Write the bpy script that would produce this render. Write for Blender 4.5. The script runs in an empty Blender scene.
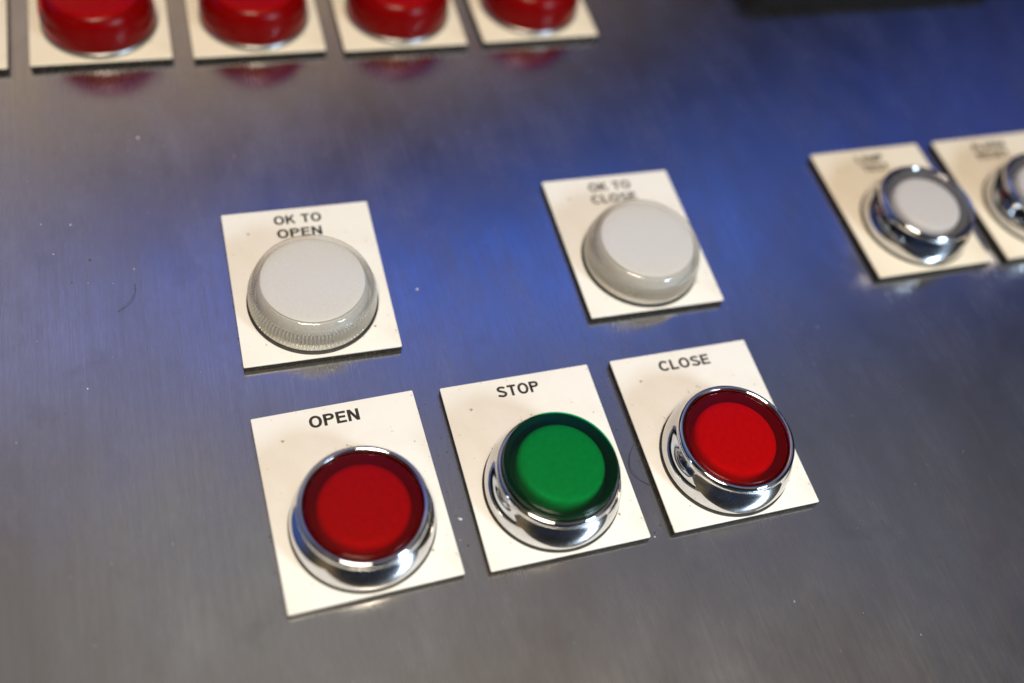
import bpy, bmesh, math, random
from mathutils import Vector, Matrix
random.seed(7)
MM = 0.001
C = bpy.context.scene.collection
scene = bpy.context.scene

# ------------------------------------------------------------------ camera
cam = bpy.data.cameras.new('camera')
camo = bpy.data.objects.new('camera', cam)
C.objects.link(camo)
camo.location = (-31.1646*MM, -246.4718*MM, 168.3853*MM)
camo.rotation_euler = (0.5951002, -0.1512366, -0.2726747)
cam.sensor_width = 36.0
cam.lens = 1028.1777/1024*36
cam.clip_start = 0.005
cam.clip_end = 50
cam.dof.use_dof = True
cam.dof.focus_distance = 0.191
cam.dof.aperture_fstop = 5.6
cam.dof.aperture_blades = 0
scene.camera = camo

# ------------------------------------------------------------------ world: dim room round the panel, given by direction
w = bpy.data.worlds.new('World')
scene.world = w
w.use_nodes = True
NT = w.node_tree
for n in list(NT.nodes): NT.nodes.remove(n)
def wn(t, **k):
    n = NT.nodes.new(t)
    for a, b in k.items(): setattr(n, a, b)
    return n
def wmath(op, a, b=None):
    n = wn('ShaderNodeMath', operation=op)
    for i, v in enumerate((a, b)):
        if v is None: continue
        if isinstance(v, (int, float)): n.inputs[i].default_value = v
        else: NT.links.new(v, n.inputs[i])
    return n.outputs[0]
TC = wn('ShaderNodeTexCoord').outputs['Generated']
NRM = wn('ShaderNodeVectorMath', operation='NORMALIZE')
NT.links.new(TC, NRM.inputs[0]); TC = NRM.outputs[0]
def wdot(v):
    n = wn('ShaderNodeVectorMath', operation='DOT_PRODUCT')
    NT.links.new(TC, n.inputs[0]); n.inputs[1].default_value = v
    return n.outputs['Value']
def dirv(az, el):
    a, e = math.radians(az), math.radians(el)
    return Vector((math.sin(a)*math.cos(e), math.cos(a)*math.cos(e), math.sin(e)))
acc = None
def addcol(fac, col):
    global acc
    m = wn('ShaderNodeVectorMath', operation='SCALE')
    m.inputs[0].default_value = col
    if fac is None: m.inputs['Scale'].default_value = 1
    else: NT.links.new(fac, m.inputs['Scale'])
    if acc is None: acc = m.outputs[0]
    else:
        s = wn('ShaderNodeVectorMath', operation='ADD')
        NT.links.new(acc, s.inputs[0]); NT.links.new(m.outputs[0], s.inputs[1]); acc = s.outputs[0]
def blob(az, el, wa, we, roll, col, p=2.0):
    """soft patch of room light round direction az/el, half widths in degrees"""
    c = dirv(az, el); up = Vector((0, 0, 1))
    t = c.cross(up).normalized(); u = t.cross(c).normalized()
    r = math.radians(roll)
    t, u = (t*math.cos(r)+u*math.sin(r)), (u*math.cos(r)-t*math.sin(r))
    dc = wmath('MAXIMUM', wdot(c), 0.05)
    a = wmath('ABSOLUTE', wmath('DIVIDE', wmath('DIVIDE', wdot(t), dc), math.tan(math.radians(wa))))
    b = wmath('ABSOLUTE', wmath('DIVIDE', wmath('DIVIDE', wdot(u), dc), math.tan(math.radians(we))))
    s = wmath('ADD', wmath('POWER', a, p), wmath('POWER', b, p))
    g = wmath('EXPONENT', wmath('MULTIPLY', s, -1.0))
    addcol(g, col)
BASE = (0.010, 0.010, 0.012)
addcol(None, BASE)
blob(17, 53.5, 15, 4.6, -9, (0.06, 0.18, 0.95), 2.2)       # patches of blue light ahead, their source unseen
blob(38, 47, 12, 4.6, -30, (0.04, 0.14, 0.66), 2.2)
blob(54, 36, 12, 5.0, -30, (0.05, 0.08, 0.45), 2.2)
blob(-16, 53, 15, 5.0, 5, (0.02, 0.05, 0.30), 2.2)
blob(-12, 70, 16, 6, 0, (0.10, 0.12, 0.13), 2.4)
blob(58, 52, 16, 8, 0, (0.13, 0.15, 0.20), 2.4)
blob(-4, 37, 24, 7, 0, (0.66, 0.49, 0.34), 2.8)          # warm wall beyond the panel
blob(38, 62, 28, 6, -10, (0.07, 0.068, 0.11), 3)
blob(50, 78, 75, 16, 0, (0.31, 0.275, 0.235), 3)            # grey ceiling
blob(300, 34, 26, 10, 0, (0.10, 0.28, 1.0), 3)
blob(235, 27, 12, 8, 0, (0.50, 0.34, 0.14), 3)
blob(170, 12, 50, 14, 0, (0.015, 0.03, 0.07), 3)
BG = wn('ShaderNodeBackground'); OUT = wn('ShaderNodeOutputWorld')
NT.links.new(acc, BG.inputs['Color']); BG.inputs['Strength'].default_value = 1.0
NT.links.new(BG.outputs[0], OUT.inputs[0])

# ------------------------------------------------------------------ lamps
def area(name, loc, target, size, power, col, sy=None):
    l = bpy.data.lights.new(name, 'AREA'); o = bpy.data.objects.new(name, l); C.objects.link(o)
    l.shape = 'RECTANGLE' if sy else 'DISK'; l.size = size*MM
    if sy: l.size_y = sy*MM
    l.energy = power; l.color = col
    o.location = Vector(loc)*MM
    d = (Vector(target)-Vector(loc)); o.rotation_euler = d.to_track_quat('-Z', 'Y').to_euler()
    return o
area('warm_ceiling_lamp', (-110, -400, 760), (20, -150, 0), 300, 6.9, (1.0, 0.86, 0.66))
area('cool_front_lamp', (340, -560, 320), (20, -140, 0), 125, 2.3, (0.62, 0.81, 1.0))  # low bluish lamp at front right, out of view, for the chrome highlights

scene.render.engine = 'CYCLES'
scene.view_settings.view_transform = 'Standard'
scene.view_settings.look = 'None'
scene.view_settings.exposure = 0
scene.view_settings.gamma = 1
scene.cycles.max_bounces = 14
scene.cycles.transparent_max_bounces = 16
scene.cycles.transmission_bounces = 10

# ------------------------------------------------------------------ materials
def mat(name):
    m = bpy.data.materials.new(name); m.use_nodes = True
    return m, m.node_tree, m.node_tree.nodes['Principled BSDF']
def setp(p, **k):
    for a, v in k.items():
        p.inputs[a.replace('_', ' ')].default_value = v
def nn(nt, t, **k):
    n = nt.nodes.new(t)
    for a, b in k.items(): setattr(n, a, b)
    return n
def noise(nt, scale, detail=4, rough=0.55, vec=None, stretch=None, dist=0):
    tc = nn(nt, 'ShaderNodeTexCoord')
    src = tc.outputs['Object']
    if stretch:
        mp = nn(nt, 'ShaderNodeMapping'); mp.inputs['Scale'].default_value = stretch
        nt.links.new(src, mp.inputs[0]); src = mp.outputs[0]
    n = nn(nt, 'ShaderNodeTexNoise'); nt.links.new(src, n.inputs['Vector'])
    n.inputs['Scale'].default_value = scale; n.inputs['Detail'].default_value = detail
    n.inputs['Roughness'].default_value = rough; n.inputs['Distortion'].default_value = dist
    return n.outputs['Fac']
def ramp(nt, fac, stops):
    r = nn(nt, 'ShaderNodeValToRGB'); nt.links.new(fac, r.inputs[0])
    e = r.color_ramp.elements
    while len(e) < len(stops): e.new(0.5)
    for i, (p, c) in enumerate(stops):
        e[i].position = p; e[i].color = (*c, 1) if len(c) == 3 else c
    return r.outputs[0]
def mrange(nt, fac, a, b, c, d):
    r = nn(nt, 'ShaderNodeMapRange'); nt.links.new(fac, r.inputs[0])
    for i, v in enumerate((a, b, c, d)): r.inputs[i+1].default_value = v
    return r.outputs[0]
def mix(nt, fac, a, b, mode='MIX'):
    m = nn(nt, 'ShaderNodeMix', data_type='RGBA', blend_type=mode)
    for s, v in ((m.inputs[0], fac), (m.inputs[6], a), (m.inputs[7], b)):
        if isinstance(v, (int, float)): s.default_value = v
        elif isinstance(v, tuple): s.default_value = (*v, 1)
        else: nt.links.new(v, s)
    return m.outputs[2]
def mul(nt, a, b, op='MULTIPLY'):
    m = nn(nt, 'ShaderNodeMath', operation=op)
    for i, v in enumerate((a, b)):
        if isinstance(v, (int, float)): m.inputs[i].default_value = v
        else: nt.links.new(v, m.inputs[i])
    return m.outputs[0]

# brushed stainless steel, grain along y, old smudges and fine pits
STEEL, nt, p = mat('brushed_stainless_steel')
grain = noise(nt, 1.0, 5, 0.7, stretch=(7000, 260, 100))
grain2 = noise(nt, 1.0, 3, 0.6, stretch=(1400, 30, 100))
cloud = noise(nt, 26, 5, 0.6, dist=0.6)
cloud2 = noise(nt, 75, 4, 0.65, stretch=(1, 0.55, 1))
pits = noise(nt, 1700, 2, 0.5)
stain = noise(nt, 55, 4, 0.6, dist=0.3)
base = ramp(nt, grain, [(0.3, (0.46, 0.455, 0.45)), (0.7, (0.62, 0.615, 0.61))])
base = mix(nt, mrange(nt, cloud, 0.35, 0.7, 0.0, 0.38), base, (0.40, 0.385, 0.37))
base = mix(nt, mrange(nt, stain, 0.60, 0.75, 0.0, 0.35), base, (0.27, 0.25, 0.24))
base = mix(nt, mrange(nt, pits, 0.73, 0.79, 0.0, 0.55), base, (0.12, 0.10, 0.09))
base = mix(nt, mrange(nt, grain2, 0.35, 0.68, 0.0, 0.30), base, (0.40, 0.39, 0.385))
tarn = noise(nt, 22, 5, 0.65, stretch=(1.0, 0.45, 1), dist=0.8)
base = mix(nt, mrange(nt, tarn, 0.47, 0.66, 0.0, 0.65), base, (0.43, 0.38, 0.34))
tarn2 = noise(nt, 60, 5, 0.7, stretch=(1.3, 0.5, 1))
base = mix(nt, mrange(nt, tarn2, 0.55, 0.72, 0.0, 0.4), base, (0.66, 0.66, 0.66))
nt.links.new(base, p.inputs['Base Color'])
rg = mul(nt, mrange(nt, cloud2, 0.3, 0.7, 0.20, 0.29), mrange(nt, grain2, 0.3, 0.7, -0.03, 0.03), 'ADD')
nt.links.new(rg, p.inputs['Roughness'])
setp(p, Metallic=1.0, Anisotropic=0.55)
tg = nn(nt, 'ShaderNodeCombineXYZ'); tg.inputs[0].default_value = 1.0
nt.links.new(tg.outputs[0], p.inputs['Tangent'])
bp = nn(nt, 'ShaderNodeBump'); bp.inputs['Strength'].default_value = 0.35; bp.inputs['Distance'].default_value = 0.00001
hsum = mul(nt, grain, mul(nt, grain2, 0.8), 'ADD')
nt.links.new(hsum, bp.inputs['Height']); nt.links.new(bp.outputs[0], p.inputs['Normal'])

# laminate plate face, warm white, faint grime and specks
def laminate(name, col, dirty):
    m, nt, p = mat(name)
    g = noise(nt, 90, 4, 0.6, dist=0.5); s = noise(nt, 900, 2, 0.5); f = noise(nt, 300, 3, 0.6)
    c = mix(nt, mrange(nt, g, 0.42, 0.72, 0.0, 0.42), col, tuple(v*k for v, k in zip(col, (0.88, 0.82, 0.72))))
    c = mix(nt, mrange(nt, s, 0.705, 0.77, 0.0, dirty), c, (0.25, 0.17, 0.09))
    nt.links.new(c, p.inputs['Base Color'])
    nt.links.new(mrange(nt, f, 0.3, 0.7, 0.38, 0.52), p.inputs['Roughness'])
    b = nn(nt, 'ShaderNodeBump'); b.inputs['Strength'].default_value = 0.15; b.inputs['Distance'].default_value = 0.00004
    nt.links.new(f, b.inputs['Height']); nt.links.new(b.outputs[0], p.inputs['Normal'])
    return m
FACE = laminate('white_laminate', (0.81, 0.79, 0.74), 0.8)
FACE_OLD = laminate('cream_laminate', (0.76, 0.68, 0.54), 0.6)
CORE, nt, p = mat('black_laminate_core')
s = noise(nt, 1500, 3, 0.6)
nt.links.new(ramp(nt, s, [(0.58, (0.008, 0.007, 0.006)), (0.70, (0.18, 0.14, 0.09))]), p.inputs['Base Color'])
setp(p, Roughness=0.6); p.inputs['Specular IOR Level'].default_value = 0.2
INK, nt, p = mat('black_engraving'); setp(p, Roughness=0.6)
nt.links.new(ramp(nt, noise(nt, 2500, 2), [(0.3, (0.010, 0.008, 0.006)), (0.8, (0.03, 0.024, 0.018))]), p.inputs['Base Color'])
CHROME, nt, p = mat('polished_chrome')
setp(p, Metallic=1.0)
f = noise(nt, 260, 5, 0.7)
nt.links.new(ramp(nt, f, [(0.35, (0.66, 0.67, 0.70)), (0.75, (0.54, 0.54, 0.55))]), p.inputs['Base Color'])
nt.links.new(mrange(nt, f, 0.3, 0.75, 0.03, 0.085), p.inputs['Roughness'])
SATIN, nt, p = mat('satin_chrome'); setp(p, Metallic=1.0, Roughness=0.32); p.inputs['Base Color'].default_value = (0.36, 0.36, 0.36, 1)
GASKET, nt, p = mat('black_rubber'); setp(p, Roughness=0.6)
nt.links.new(ramp(nt, noise(nt, 900, 3), [(0.4, (0.008, 0.008, 0.008)), (0.8, (0.04, 0.035, 0.03))]), p.inputs['Base Color'])

def plastic(name, dark, light, rough=0.25, bump=0.05, coat=0.0, scale=1600):
    m, nt, p = mat(name)
    n = noise(nt, scale, 3, 0.6)
    nt.links.new(ramp(nt, n, [(0.3, dark), (0.7, light)]), p.inputs['Base Color'])
    setp(p, Roughness=rough, Coat_Weight=coat, Coat_Roughness=0.08)
    b = nn(nt, 'ShaderNodeBump'); b.inputs['Strength'].default_value = bump; b.inputs['Distance'].default_value = 0.00003
    nt.links.new(n, b.inputs['Height']); nt.links.new(b.outputs[0], p.inputs['Normal'])
    return m
def clear(name, tint, body, bodyfac, rough=0.08, spec=1.5):
    """thin walled moulded lens: tinted see-through wall, a little body colour, surface gloss"""
    m, nt, p = mat(name); nt.nodes.remove(p)
    out = nt.nodes['Material Output']
    tr = nn(nt, 'ShaderNodeBsdfTransparent'); tr.inputs[0].default_value = (*tint, 1)
    df = nn(nt, 'ShaderNodeBsdfDiffuse'); df.inputs[0].default_value = (*body, 1)
    gl = nn(nt, 'ShaderNodeBsdfGlossy'); gl.inputs['Roughness'].default_value = rough
    gl.inputs[0].default_value = (1, 1, 1, 1)
    fr = nn(nt, 'ShaderNodeFresnel'); fr.inputs[0].default_value = spec
    n = noise(nt, 420, 4, 0.65)
    nt.links.new(mrange(nt, n, 0.3, 0.75, rough*0.6, rough*1.9), gl.inputs['Roughness'])
    m1 = nn(nt, 'ShaderNodeMixShader'); m1.inputs[0].default_value = bodyfac
    nt.links.new(tr.outputs[0], m1.inputs[1]); nt.links.new(df.outputs[0], m1.inputs[2])
    m2 = nn(nt, 'ShaderNodeMixShader'); 
    geo = nn(nt, 'ShaderNodeNewGeometry')      # gloss on the outer face only
    nt.links.new(mul(nt, fr.outputs[0], mul(nt, 1.0, geo.outputs['Backfacing'], 'SUBTRACT')), m2.inputs[0])
    nt.links.new(m1.outputs[0], m2.inputs[1]); nt.links.new(gl.outputs[0], m2.inputs[2])
    nt.links.new(m2.outputs[0], out.inputs[0])
    return m
RED_SHELL = clear('red_lens_plastic', (0.86, 0.05, 0.06), (0.30, 0.004, 0.006), 0.17, 0.18, 1.22)
RED_DISC = plastic('red_diffuser', (0.30, 0.012, 0.010), (0.38, 0.018, 0.015), 0.45, 0.2, 0, 1100)
RED_DISC2 = plastic('bright_red_diffuser', (0.48, 0.008, 0.009), (0.60, 0.013, 0.014), 0.45, 0.2, 0, 1100)
GREEN_SHELL = clear('green_lens_plastic', (0.05, 0.72, 0.40), (0.003, 0.03, 0.012), 0.15, 0.15, 1.28)
GREEN_DISC = plastic('green_diffuser', (0.008, 0.31, 0.15), (0.013, 0.39, 0.19), 0.45, 0.2, 0, 1100)
RED_HOUSING = plastic('dark_red_housing', (0.18, 0.003, 0.003), (0.26, 0.004, 0.004), 0.6)
HOUSING = plastic('dark_housing', (0.008, 0.008, 0.008), (0.02, 0.02, 0.02), 0.6)
RED_DOME = clear('domed_red_plastic', (0.75, 0.01, 0.015), (0.30, 0.002, 0.003), 0.30, 0.20, 1.22)
CLEAR = clear('clear_lens_plastic', (0.90, 0.895, 0.88), (0.66, 0.63, 0.58), 0.16, 0.07, 1.5)
KNURL = clear('ribbed_clear_plastic', (0.80, 0.80, 0.79), (0.80, 0.76, 0.69), 0.36, 0.05, 1.9)
SMOKE = clear('grey_lens_plastic', (0.90, 0.90, 0.90), (0.40, 0.38, 0.36), 0.18, 0.12, 1.35)
WHITE = plastic('frosted_white_plastic', (0.69, 0.685, 0.67), (0.76, 0.755, 0.74), 0.38, 0.12, 0.15, 2600)
HOLDER = plastic('grey_holder_plastic', (0.48, 0.46, 0.42), (0.58, 0.56, 0.52), 0.3)
GREY_WHITE = plastic('aged_white_plastic', (0.70, 0.66, 0.63), (0.76, 0.72, 0.69), 0.4)
BLACKBOX = plastic('black_moulded_plastic', (0.004, 0.004, 0.005), (0.008, 0.008, 0.01), 0.7)
BLACKBOX.node_tree.nodes['Principled BSDF'].inputs['Specular IOR Level'].default_value = 0.15
DUST = plastic('pale_dust', (0.45, 0.45, 0.45), (0.7, 0.7, 0.7), 0.9)
LINT = plastic('dark_fibre', (0.03, 0.03, 0.035), (0.06, 0.06, 0.065), 0.7)

# ------------------------------------------------------------------ helpers
def finish(name, bm, m, parent=None, sharp=35):
    bm.normal_update()
    me = bpy.data.meshes.new(name); bm.to_mesh(me); bm.free()
    for pl in me.polygons: pl.use_smooth = True
    if sharp: me.set_sharp_from_angle(angle=math.radians(sharp))
    ms = m if isinstance(m, (list, tuple)) else [m]
    for x in ms: me.materials.append(x)
    o = bpy.data.objects.new(name, me); C.objects.link(o)
    if parent: o.parent = parent
    return o
def thing(name, label, cat, loc, rot=0, group=None):
    o = bpy.data.objects.new(name, None); C.objects.link(o)
    o.empty_display_size = 0.01
    o.location = Vector(loc)*MM; o.rotation_euler = (0, 0, rot)
    o['label'] = label; o['category'] = cat
    if group: o['group'] = group
    return o
def lathe(prof, seg=128, fluted=None):
    """prof: (r, z) list in mm; r=0 closes on the axis. fluted: function(r,z,angle)->dr"""
    bm = bmesh.new(); rings = []
    for r, z in prof:
        if r <= 1e-6: rings.append([bm.verts.new((0, 0, z*MM))])
        else:
            rg = []
            for k in range(seg):
                a = 2*math.pi*k/seg
                rr = r + (fluted(r, z, k) if fluted else 0)
                rg.append(bm.verts.new((rr*MM*math.cos(a), rr*MM*math.sin(a), z*MM)))
            rings.append(rg)
    for A, B in zip(rings, rings[1:]):
        for k in range(seg):
            k2 = (k+1) % seg
            if len(A) == 1 and len(B) == 1: continue
            if len(A) == 1: bm.faces.new((A[0], B[k2], B[k]))
            elif len(B) == 1: bm.faces.new((A[k], A[k2], B[0]))
            else: bm.faces.new((A[k], A[k2], B[k2], B[k]))
    bmesh.ops.recalc_face_normals(bm, faces=bm.faces)
    return bm
def smoothprof(pts, n=6):
    """Catmull-Rom through (r,z) points"""
    out = []
    P = [pts[0]]+list(pts)+[pts[-1]]
    for i in range(1, len(P)-2):
        p0, p1, p2, p3 = P[i-1:i+3]
        for k in range(n):
            t = k/n
            out.append(tuple(0.5*((2*p1[j])+(-p0[j]+p2[j])*t+(2*p0[j]-5*p1[j]+4*p2[j]-p3[j])*t*t+(-p0[j]+3*p1[j]-3*p2[j]+p3[j])*t**3) for j in (0, 1)))
    out.append(pts[-1])
    return out
def box(w_, h_, z0, z1, bev=0.0, rad=0.0, wob=0.0):
    """plan w x h with rounded plan corners and a small top bevel"""
    bm = bmesh.new()
    def ring(ins, z):
        pts = []
        for cx, cy, a0 in ((1, 1, 0), (-1, 1, 90), (-1, -1, 180), (1, -1, 270)):
            r = max(rad-ins, 0.02)
            for k in range(7):
                a = math.radians(a0+90*k/6)
                pts.append(((cx*(w_/2-ins-r)+r*math.cos(a))*MM, (cy*(h_/2-ins-r)+r*math.sin(a))*MM, z*MM))
        return [bm.verts.new(q) for q in pts]
    rs = [ring(0, z0), ring(0, z1-bev)]
    if bev:
        for k in range(1, 5):
            a = math.pi/2*k/4
            rs.append(ring(bev*(1-math.cos(a)), z1-bev+bev*math.sin(a)))
    n = len(rs[0])
    for A, B in zip(rs, rs[1:]):
        for k in range(n): bm.faces.new((A[k], A[(k+1) % n], B[(k+1) % n], B[k]))
    bm.faces.new(rs[-1]); bm.faces.new(list(reversed(rs[0])))
    return bm

# ------------------------------------------------------------------ lettering (grotesque capitals as mitred strokes)
TH = 0.195
def arc(cx, cy, rx, ry, a0, a1, n=14, e=2.0):
    pts = []
    for k in range(n+1):
        a = math.radians(a0+(a1-a0)*k/n); c, s = math.cos(a), math.sin(a)
        pts.append((cx+rx*math.copysign(abs(c)**(2/e), c), cy+ry*math.copysign(abs(s)**(2/e), s)))
    return pts
h = TH/2
GL = {
 'O': (0.80, [(arc(0.40, 0.5, 0.40-h, 0.5-h+0.012, 0, 360, 40, 2.15), True)]),
 'C': (0.76, [(arc(0.40, 0.5, 0.40-h, 0.5-h+0.012, 38, 322, 34, 2.15), False)]),
 'P': (0.68, [([(h, 0), (h, 1-h), (0.38, 1-h)]+arc(0.38, 0.715, 0.30-h, 0.285-h, 90, -90, 14)[1:]+[(h, 0.43+h)], False)]),
 'E': (0.63, [([(0.63, h), (h, h), (h, 1-h), (0.62, 1-h)], False), ([(h, 0.52), (0.58, 0.52)], False)]),
 'N': (0.72, [([(h, 0), (h, 1.0)], False), ([(0.72-h, 0), (0.72-h, 1.0)], False), ([(h*1.15, 0.97), (0.72-h*1.15, 0.03)], False)]),
 'S': (0.70, [(arc(0.345, 0.725, 0.27, 0.275-h, 18, 90, 8)+arc(0.345, 0.725, 0.345-h-0.02, 0.275-h, 90, 235, 12)[1:]+arc(0.355, 0.275, 0.355-h, 0.275-h+0.02, 55, -90, 12)+arc(0.345, 0.275, 0.285, 0.275-h, -90, -165, 8)[1:], False)]),
 'T': (0.64, [([(0, 1-h), (0.64, 1-h)], False), ([(0.32, 0), (0.32, 1-h*2+0.01)], False)]),
 'L': (0.58, [([(h, 1), (h, h), (0.58, h)], False)]),
 'K': (0.72, [([(h, 0), (h, 1)], False), ([(h, 0.34), (0.62, 0.98)], False), ([(0.30, 0.57), (0.65, 0.02)], False)]),
 'A': (0.74, [([(0.06, 0), (0.37, 0.97), (0.68, 0)], False), ([(0.15, 0.30), (0.59, 0.30)], False)]),
 'M': (0.84, [([(h, 0), (h, 0.99)], False), ([(0.84-h, 0), (0.84-h, 0.99)], False), ([(h*1.2, 0.97), (0.42, 0.06), (0.84-h*1.2, 0.97)], False)]),
 'R': (0.72, [([(h, 0), (h, 1-h), (0.40, 1-h)]+arc(0.40, 0.73, 0.29-h, 0.27-h, 90, -90, 14)[1:]+[(h, 0.46+h)], False), ([(0.42, 0.48), (0.62, 0)], False)]),
 ' ': (0.26, []),
}
def stroke(bm, pts, closed, z, T):
    n = len(pts)
    if closed: pts = pts[:-1]; n -= 1
    L, Rr = [], []
    for i in range(n):
        p = Vector(pts[i])
        a = Vector(pts[(i-1) % n]) if (closed or i > 0) else None
        b = Vector(pts[(i+1) % n]) if (closed or i < n-1) else None
        d1 = (p-a).normalized() if a is not None else (b-p).normalized()
        d2 = (b-p).normalized() if b is not None else d1
        n1 = Vector((-d1.y, d1.x)); n2 = Vector((-d2.y, d2.x)); m = (n1+n2)
        m = m.normalized() if m.length > 1e-6 else n1
        k = min(1/max(m.dot(n1), 0.3), 2.5)
        L.append(bm.verts.new((*T(p+m*h*k), z))); Rr.append(bm.verts.new((*T(p-m*h*k), z)))
    for i in range(n if closed else n-1):
        j = (i+1) % n
        bm.faces.new((Rr[i], Rr[j], L[j], L[i]))
def lettering(lines, parent):
    """lines: (text, x0, x1, baseline, cap height) in plate mm"""
    bm = bmesh.new()
    for text, x0, x1, y0, cap in lines:
        gap = 0.10
        wid = sum(GL[c][0] for c in text)+gap*(len(text)-1)
        sx = (x1-x0)/wid; x = 0; k = 0
        for c in text:
            for pts, cl in GL[c][1]:
                k += 1
                stroke(bm, pts, cl, (0.012+0.0015*(k % 4))*MM, lambda q, x=x: ((x0+(x+q.x)*sx)*MM, (y0+q.y*cap)*MM))
            x += GL[c][0]+gap
    o = finish('lettering', bm, INK, parent, None)
    o.location.z = PT*MM
    return o

# ------------------------------------------------------------------ the panel
PT = 1.6      # plate thickness
def make_panel():
    bm = bmesh.new()
    bmesh.ops.create_cube(bm, size=1, matrix=Matrix.Translation((0.05, -0.10, -0.0015)) @ Matrix.Diagonal((1.1, 0.8, 0.003, 1)))
    o = finish('steel_panel', bm, STEEL, None, 30)
    o['kind'] = 'structure'
    return o
make_panel()

# ------------------------------------------------------------------ legend plates
PLW, PLH = 30.0, 37.287
def legend_plate(x, y, rot, lines, label, face):
    t = thing('legend_plate', label, 'label plate', (x, y, 0), rot, 'rectangular legend plates on the steel panel')
    finish('core', box(PLW, PLH, 0.02, PT-0.3, 0, 0.15), CORE, t)
    finish('face', box(PLW, PLH, PT-0.3, PT, 0.07, 0.25), face, t)
    if lines: lettering(lines, t)
    return t
legend_plate(-12.3155, -169.7521, 0.0252, [('OPEN', -5.0, 4.2, 14.5, 2.45)], 'white plate reading OPEN alone, under the lower left red button', FACE)
legend_plate(22.5359, -169.8732, 0.0067, [('STOP', -4.4, 4.0, 14.5, 2.4)], 'white plate reading STOP, under the green button', FACE)
legend_plate(57.318, -169.8546, 0.0029, [('CLOSE', -5.4, 5.7, 14.4, 2.35)], 'white plate reading CLOSE alone, under the lower right red button', FACE)
legend_plate(-12.3472, -121.8336, -0.0101, [('OK TO', -4.8, 4.9, 14.6, 2.3), ('OPEN', -4.6, 4.5, 11.0, 2.3)], 'white plate reading OK TO OPEN, under the left clear indicator', FACE)
legend_plate(57.1473, -122.0056, -0.0087, [('OK TO', -4.9, 5.1, 14.4, 2.4), ('CLOSE', -5.3, 5.5, 10.9, 2.35)], 'white plate reading OK TO CLOSE, under the right clear indicator', FACE)
legend_plate(125.6449, -122.2038, 0.0029, [('LAMP', -3.9, 3.7, 14.5, 2.2), ('TEST', -3.5, 3.7, 11.4, 2.2)], 'blurred cream plate reading LAMP TEST, under the chrome ringed white button', FACE_OLD)
legend_plate(160.3471, -122.1742, 0.0048, [('ALARM', -5.0, 5.0, 14.5, 2.3), ('RESET', -5.0, 4.6, 11.3, 2.3)], 'cream plate cut off by the right edge of the photo', FACE_OLD)
TOP = [(-81.5, -36.2, -0.007), (-46.9293, -36.2419, -0.0085), (-12.3529, -36.9816, -0.0071), (22.0258, -37.9867, -0.0091), (56.1765, -37.9941, 0.0003)]
tl = ['cream plate cut off by the left edge of the photo, beside the red buttons row',
      'cream plate under the leftmost and largest looking of the red domed buttons at the top',
      'cream plate under the second red domed button from the left at the top',
      'cream plate under the third red domed button from the left at the top',
      'cream plate under the rightmost red domed button at the top']
for (x, y, r), l in zip(TOP, tl): legend_plate(x, y, r, None, l, FACE_OLD)

# ------------------------------------------------------------------ push buttons with chrome bezels
BEZEL = smoothprof([(12.35, 2.05), (12.5, 2.3), (12.52, 2.9), (12.5, 3.7), (12.38, 4.6), (12.12, 5.6), (11.75, 6.6), (11.4, 7.4), (11.2, 7.9)], 5) + smoothprof([(11.2, 7.9), (11.14, 8.15), (11.17, 8.6), (11.08, 9.05), (10.8, 9.36), (10.45, 9.42), (10.15, 9.28)], 5)[1:] + [(10.0, 8.9), (9.98, 6.0), (9.98, 2.2), (12.0, 2.05), (12.35, 2.05)]
def push_button(x, y, label, shell, disc, raised=False, cat='push button', group='chrome ringed push buttons'):
    t = thing('push_button', label, cat, (x, y, 0), random.uniform(0, 6.28), group)
    finish('gasket', lathe([(12.1, PT+0.02), (12.75, PT+0.02), (12.75, 2.0), (12.6, 2.12), (12.1, 2.12)], 96), GASKET, t)
    finish('bezel', lathe(BEZEL, 160), CHROME, t, 50)
    up = 2.45 if raised else 0.0
    zt = 9.15+up
    R0 = 10.3 if raised else 9.9
    # housing well below the lens
    finish('housing', lathe(([(9.8, 3.0), (9.8, 9.6), (10.12, 9.75), (10.12, zt-0.75), (9.9, zt-0.55), (9.3, zt-1.3)] if raised else [(9.8, 3.0), (9.8, zt-0.8), (9.5, zt-1.2)])+[(8.9, zt-2.2), (8.6, zt-4), (0, zt-4)], 96), HOUSING, t)
    lens = finish('lens', lathe(([(9.9, 4.0), (9.9, 9.5), (R0, 9.62)] if raised else [(R0, 4.0)])+[(R0, zt-0.75)]+[(R0-0.75+0.75*math.cos(a), zt-0.75+0.75*math.sin(a)) for a in [math.pi/2*k/7 for k in range(1, 8)]]+[(R0-2.2, zt+0.07), (5.5, zt+0.16), (3, zt+0.2), (0, zt+0.22)], 128), shell, t)
    finish('diffuser', lathe([(7.9, zt-3.5), (7.9, zt-1.5), (7.8, zt-0.8), (7.5, zt-0.4), (7.1, zt-0.2), (6, zt-0.1), (0, zt-0.04)], 96), disc, lens)
    return t
OP = (-12.3155+0.2175+0.14, -169.7521-5.5644); ST = (22.5359+0.13, -169.8732-5.4631); CL = (57.318+0.28, -169.8546-5.7809)
LA = (125.6449+0.9247, -122.2038-5.2641); NX = (160.3471+0.6, -122.1742-5.3)
push_button(*OP, 'dark red chrome ringed button on the OPEN plate, left of the green one', RED_SHELL, RED_DISC)
push_button(*ST, 'green raised button in a chrome ring on the STOP plate', GREEN_SHELL, GREEN_DISC, True)
push_button(*CL, 'bright red chrome ringed button on the CLOSE plate, right of the green one', RED_SHELL, RED_DISC2)
push_button(*LA, 'white faced chrome ringed button fully in view at the right of the panel', SMOKE, GREY_WHITE)
push_button(*NX, 'white faced chrome ringed button cut off by the right edge of the photo', SMOKE, GREY_WHITE)

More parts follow.
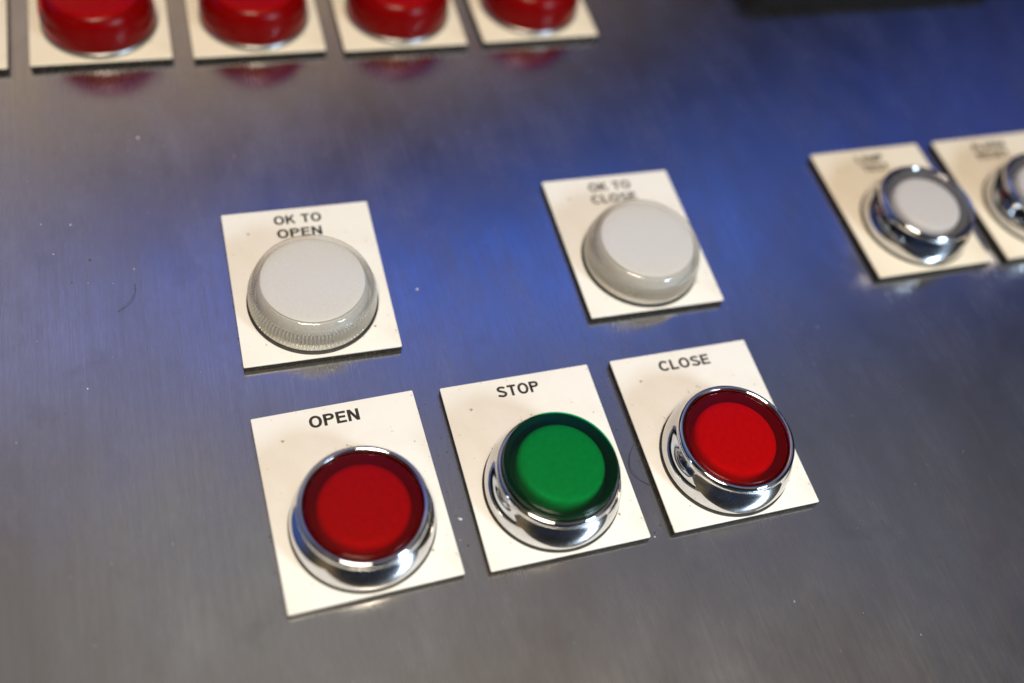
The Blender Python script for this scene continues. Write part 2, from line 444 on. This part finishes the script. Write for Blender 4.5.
# ------------------------------------------------------------------ clear knurled indicators
def indicator(x, y, label):
    t = thing('indicator_light', label, 'indicator light', (x, y, 0), random.uniform(0, 1), 'clear knurled indicator lights')
    finish('gasket', lathe([(12.2, PT+0.02), (12.75, PT+0.02), (12.75, 1.95), (12.5, 2.1), (12.2, 2.1), (12.2, PT+0.02)], 96), GASKET, t)
    NT_ = 100; seg = NT_*6
    def fl(r, z, k):
        if z < 2.7 or z > 6.3: return 0
        ph = math.cos(2*math.pi*k/6)
        f = 1.0 if z < 5.75 else max(0, (6.3-z)/0.55)
        return 0.60*(ph-0.5)*f
    prof = [(12.15, 2.15), (12.35, 2.3), (12.35, 2.55), (12.15, 2.75), (12.2, 3.1), (12.18, 3.7), (12.15, 4.4), (12.1, 5.1), (11.98, 5.45), (11.9, 5.7), (11.8, 6.2), (11.68, 7.0), (11.5, 7.7), (11.2, 8.3), (10.8, 8.68), (10.4, 8.85), (9.6, 8.93), (6, 9.0), (0, 9.05)]
    cap = finish('lens', lathe(prof, seg, fl), [CLEAR, KNURL], t, 60)
    for pl in cap.data.polygons:
        if pl.center.z < 6.1*MM: pl.material_index = 1
    finish('diffuser', lathe([(9.4, 8.1), (9.85, 8.15), (9.92, 8.3), (9.9, 8.42), (9.6, 8.54), (8.8, 8.63), (7, 8.72), (4, 8.8), (0, 8.83)], 128), WHITE, cap)
    finish('holder', lathe([(10.9, 2.3), (10.7, 5.0), (10.5, 6.8), (10.0, 7.7), (9.2, 8.0), (0, 8.0)], 128), HOLDER, cap)
    return t
indicator(-12.3472-0.0848, -121.8336-5.3306, 'clear knurled indicator cap with white disc on the OK TO OPEN plate')
indicator(57.1473+0.01, -122.0056-5.5418, 'clear knurled indicator cap with white disc on the OK TO CLOSE plate')

# ------------------------------------------------------------------ red domed buttons in the top row
DOME = [(12.35, 2.7)]+smoothprof([(12.45, 3.2), (12.5, 5.0), (12.35, 7.0), (11.9, 8.8), (11.1, 10.2), (10.0, 11.1), (8.2, 11.5), (4, 11.75)], 6)+[(0, 11.8)]
dl = ['red domed button cut off by the left edge of the photo',
      'red domed button at the top left corner, leftmost of the four in view',
      'second red domed button from the left in the top row',
      'third red domed button from the left in the top row',
      'rightmost red domed button in the top row']
for (x, y, r), l in list(zip(TOP, dl))[1:]:
    t = thing('domed_button', l, 'push button', (x+0.1, y-5.4, 0), 0, 'red domed buttons along the top')
    finish('bezel', lathe([(11.9, PT+0.02), (12.7, PT+0.02), (12.78, 1.9), (12.78, 2.3), (12.6, 2.7), (12.4, 2.85), (12.3, 2.2)], 128), SATIN, t)
    ln = finish('lens', lathe(DOME, 128), RED_DOME, t)
    finish('diffuser', lathe([(9.2, 9.2), (9.6, 9.8), (9.5, 10.5), (8.8, 10.85), (6, 11.2), (0, 11.4)], 96), RED_DISC2, ln)
    finish('housing', lathe([(11.6, 3.0), (11.4, 6.0), (10.6, 8.4), (9.2, 9.3), (0, 9.3)], 96), RED_HOUSING, ln)

# ------------------------------------------------------------------ black fitting at the top right
bm = box(82, 56, 0.05, 6.0, 1.6, 5.0)
o = finish('black_fitting', bm, BLACKBOX, None, 40)
o.location = Vector((158.5, -21.0, 0))*MM
o['label'] = 'black moulded fitting with rounded corners at the top right edge'; o['category'] = 'fitting'

# ------------------------------------------------------------------ dust, specks and fibres
def speck(bm, x, y, z, s, fl=0.45):
    m = Matrix.Translation(Vector((x, y, z+s*fl*0.4))*MM) @ Matrix.Rotation(random.uniform(0, 3), 4, 'Z') @ Matrix.Diagonal((s*MM*random.uniform(0.7, 1.4), s*MM*random.uniform(0.5, 1), s*fl*MM, 1))
    r = bmesh.ops.create_icosphere(bm, subdivisions=1, radius=1, matrix=m)
    for v in r['verts']: v.co += Vector((random.uniform(-1, 1), random.uniform(-1, 1), 0))*s*0.2*MM
bm = bmesh.new()
SP = [(-41.6, -77.7, .42), (-61.6, -99.1, .17), (-56.1, -100, .2), (-59.6, -107, .17), (-45, -113, .15), (5.1, -177.4, .35), (8.7, -126.6, .28), (39, -188, .2), (-55, -139, .2), (60, -205, .16)]
for x, y, s in SP: speck(bm, x, y, 0, s)
for k in range(420):
    speck(bm, random.uniform(-90, 170), random.uniform(-225, -30), 0, 0.03+0.10*random.random()**3)
o = finish('dust_specks', bm, DUST, None, None); o['kind'] = 'stuff'; o['label'] = 'pale dust specks scattered over the steel'; o['category'] = 'dust'
bm = bmesh.new()
for k in range(150):
    speck(bm, random.uniform(3.5, 6.6) if k % 2 else random.uniform(38.2, 41.6), random.uniform(-188, -151), 0, 0.04+0.13*random.random()**3)
for k in range(60): speck(bm, random.uniform(-80, 160), random.uniform(-220, -40), 0, 0.04+0.12*random.random()**3)
for px, py in ((-12.3, -169.75), (22.5, -169.87), (57.3, -169.85), (-12.35, -121.8), (57.15, -122.0)):
    for k in range(110):
        t_ = random.uniform(-1, 1); e_ = random.choice((0, 1, 2))
        g_ = 0.15+0.5*random.random()**2
        if e_ == 0: gx, gy = t_*15, -18.65-g_
        elif e_ == 1: gx, gy = -15-g_, t_*18.6
        else: gx, gy = 15+g_, t_*18.6
        speck(bm, px+gx, py+gy, 0, 0.05+0.12*random.random()**2)
speck(bm, -53, -109.5, 0, .3); speck(bm, 75.3, -144, 0, .25)
o = finish('dark_grit', bm, LINT, None, None); o['kind'] = 'stuff'; o['label'] = 'dark grit lying on the steel between the plates'; o['category'] = 'grit'
def fibre(pts, r, label, z=0.12):
    sp = smoothprof(pts, 8)
    bm = bmesh.new(); rings = []
    for i, q in enumerate(sp):
        a = Vector(sp[max(i-1, 0)]); b = Vector(sp[min(i+1, len(sp)-1)])
        d = (b-a).normalized(); nx = Vector((-d.y, d.x))
        zz = z+0.25*math.sin(math.pi*i/(len(sp)-1))
        rings.append([bm.verts.new(((q[0]+nx.x*r*math.cos(t))*MM, (q[1]+nx.y*r*math.cos(t))*MM, (zz+r*math.sin(t))*MM)) for t in [math.pi*2*k/6 for k in range(6)]])
    for A, B in zip(rings, rings[1:]):
        for k in range(6): bm.faces.new((A[k], A[(k+1) % 6], B[(k+1) % 6], B[k]))
    bm.faces.new(rings[0]); bm.faces.new(list(reversed(rings[-1])))
    bmesh.ops.recalc_face_normals(bm, faces=bm.faces)
    o = finish('lint_fibre', bm, LINT, None, None)
    o['label'] = label; o['category'] = 'fibre'; o['group'] = 'fibres lying on the panel'
FIB = FIBRES = [
 ([(-45.2, -116.7), (-45.3, -118.8), (-46.5, -121.0), (-48.7, -122.8)], 0.04, 'thin curved dark hair on blue steel left of the OK TO OPEN plate'),
 ([(41.6, -169.2), (40.0, -171.2), (39.1, -173.9), (39.9, -176.2), (41.6, -178.0)], 0.06, 'thin curled hair on steel between the STOP and CLOSE plates'),
]
for f in FIB: fibre(*f)
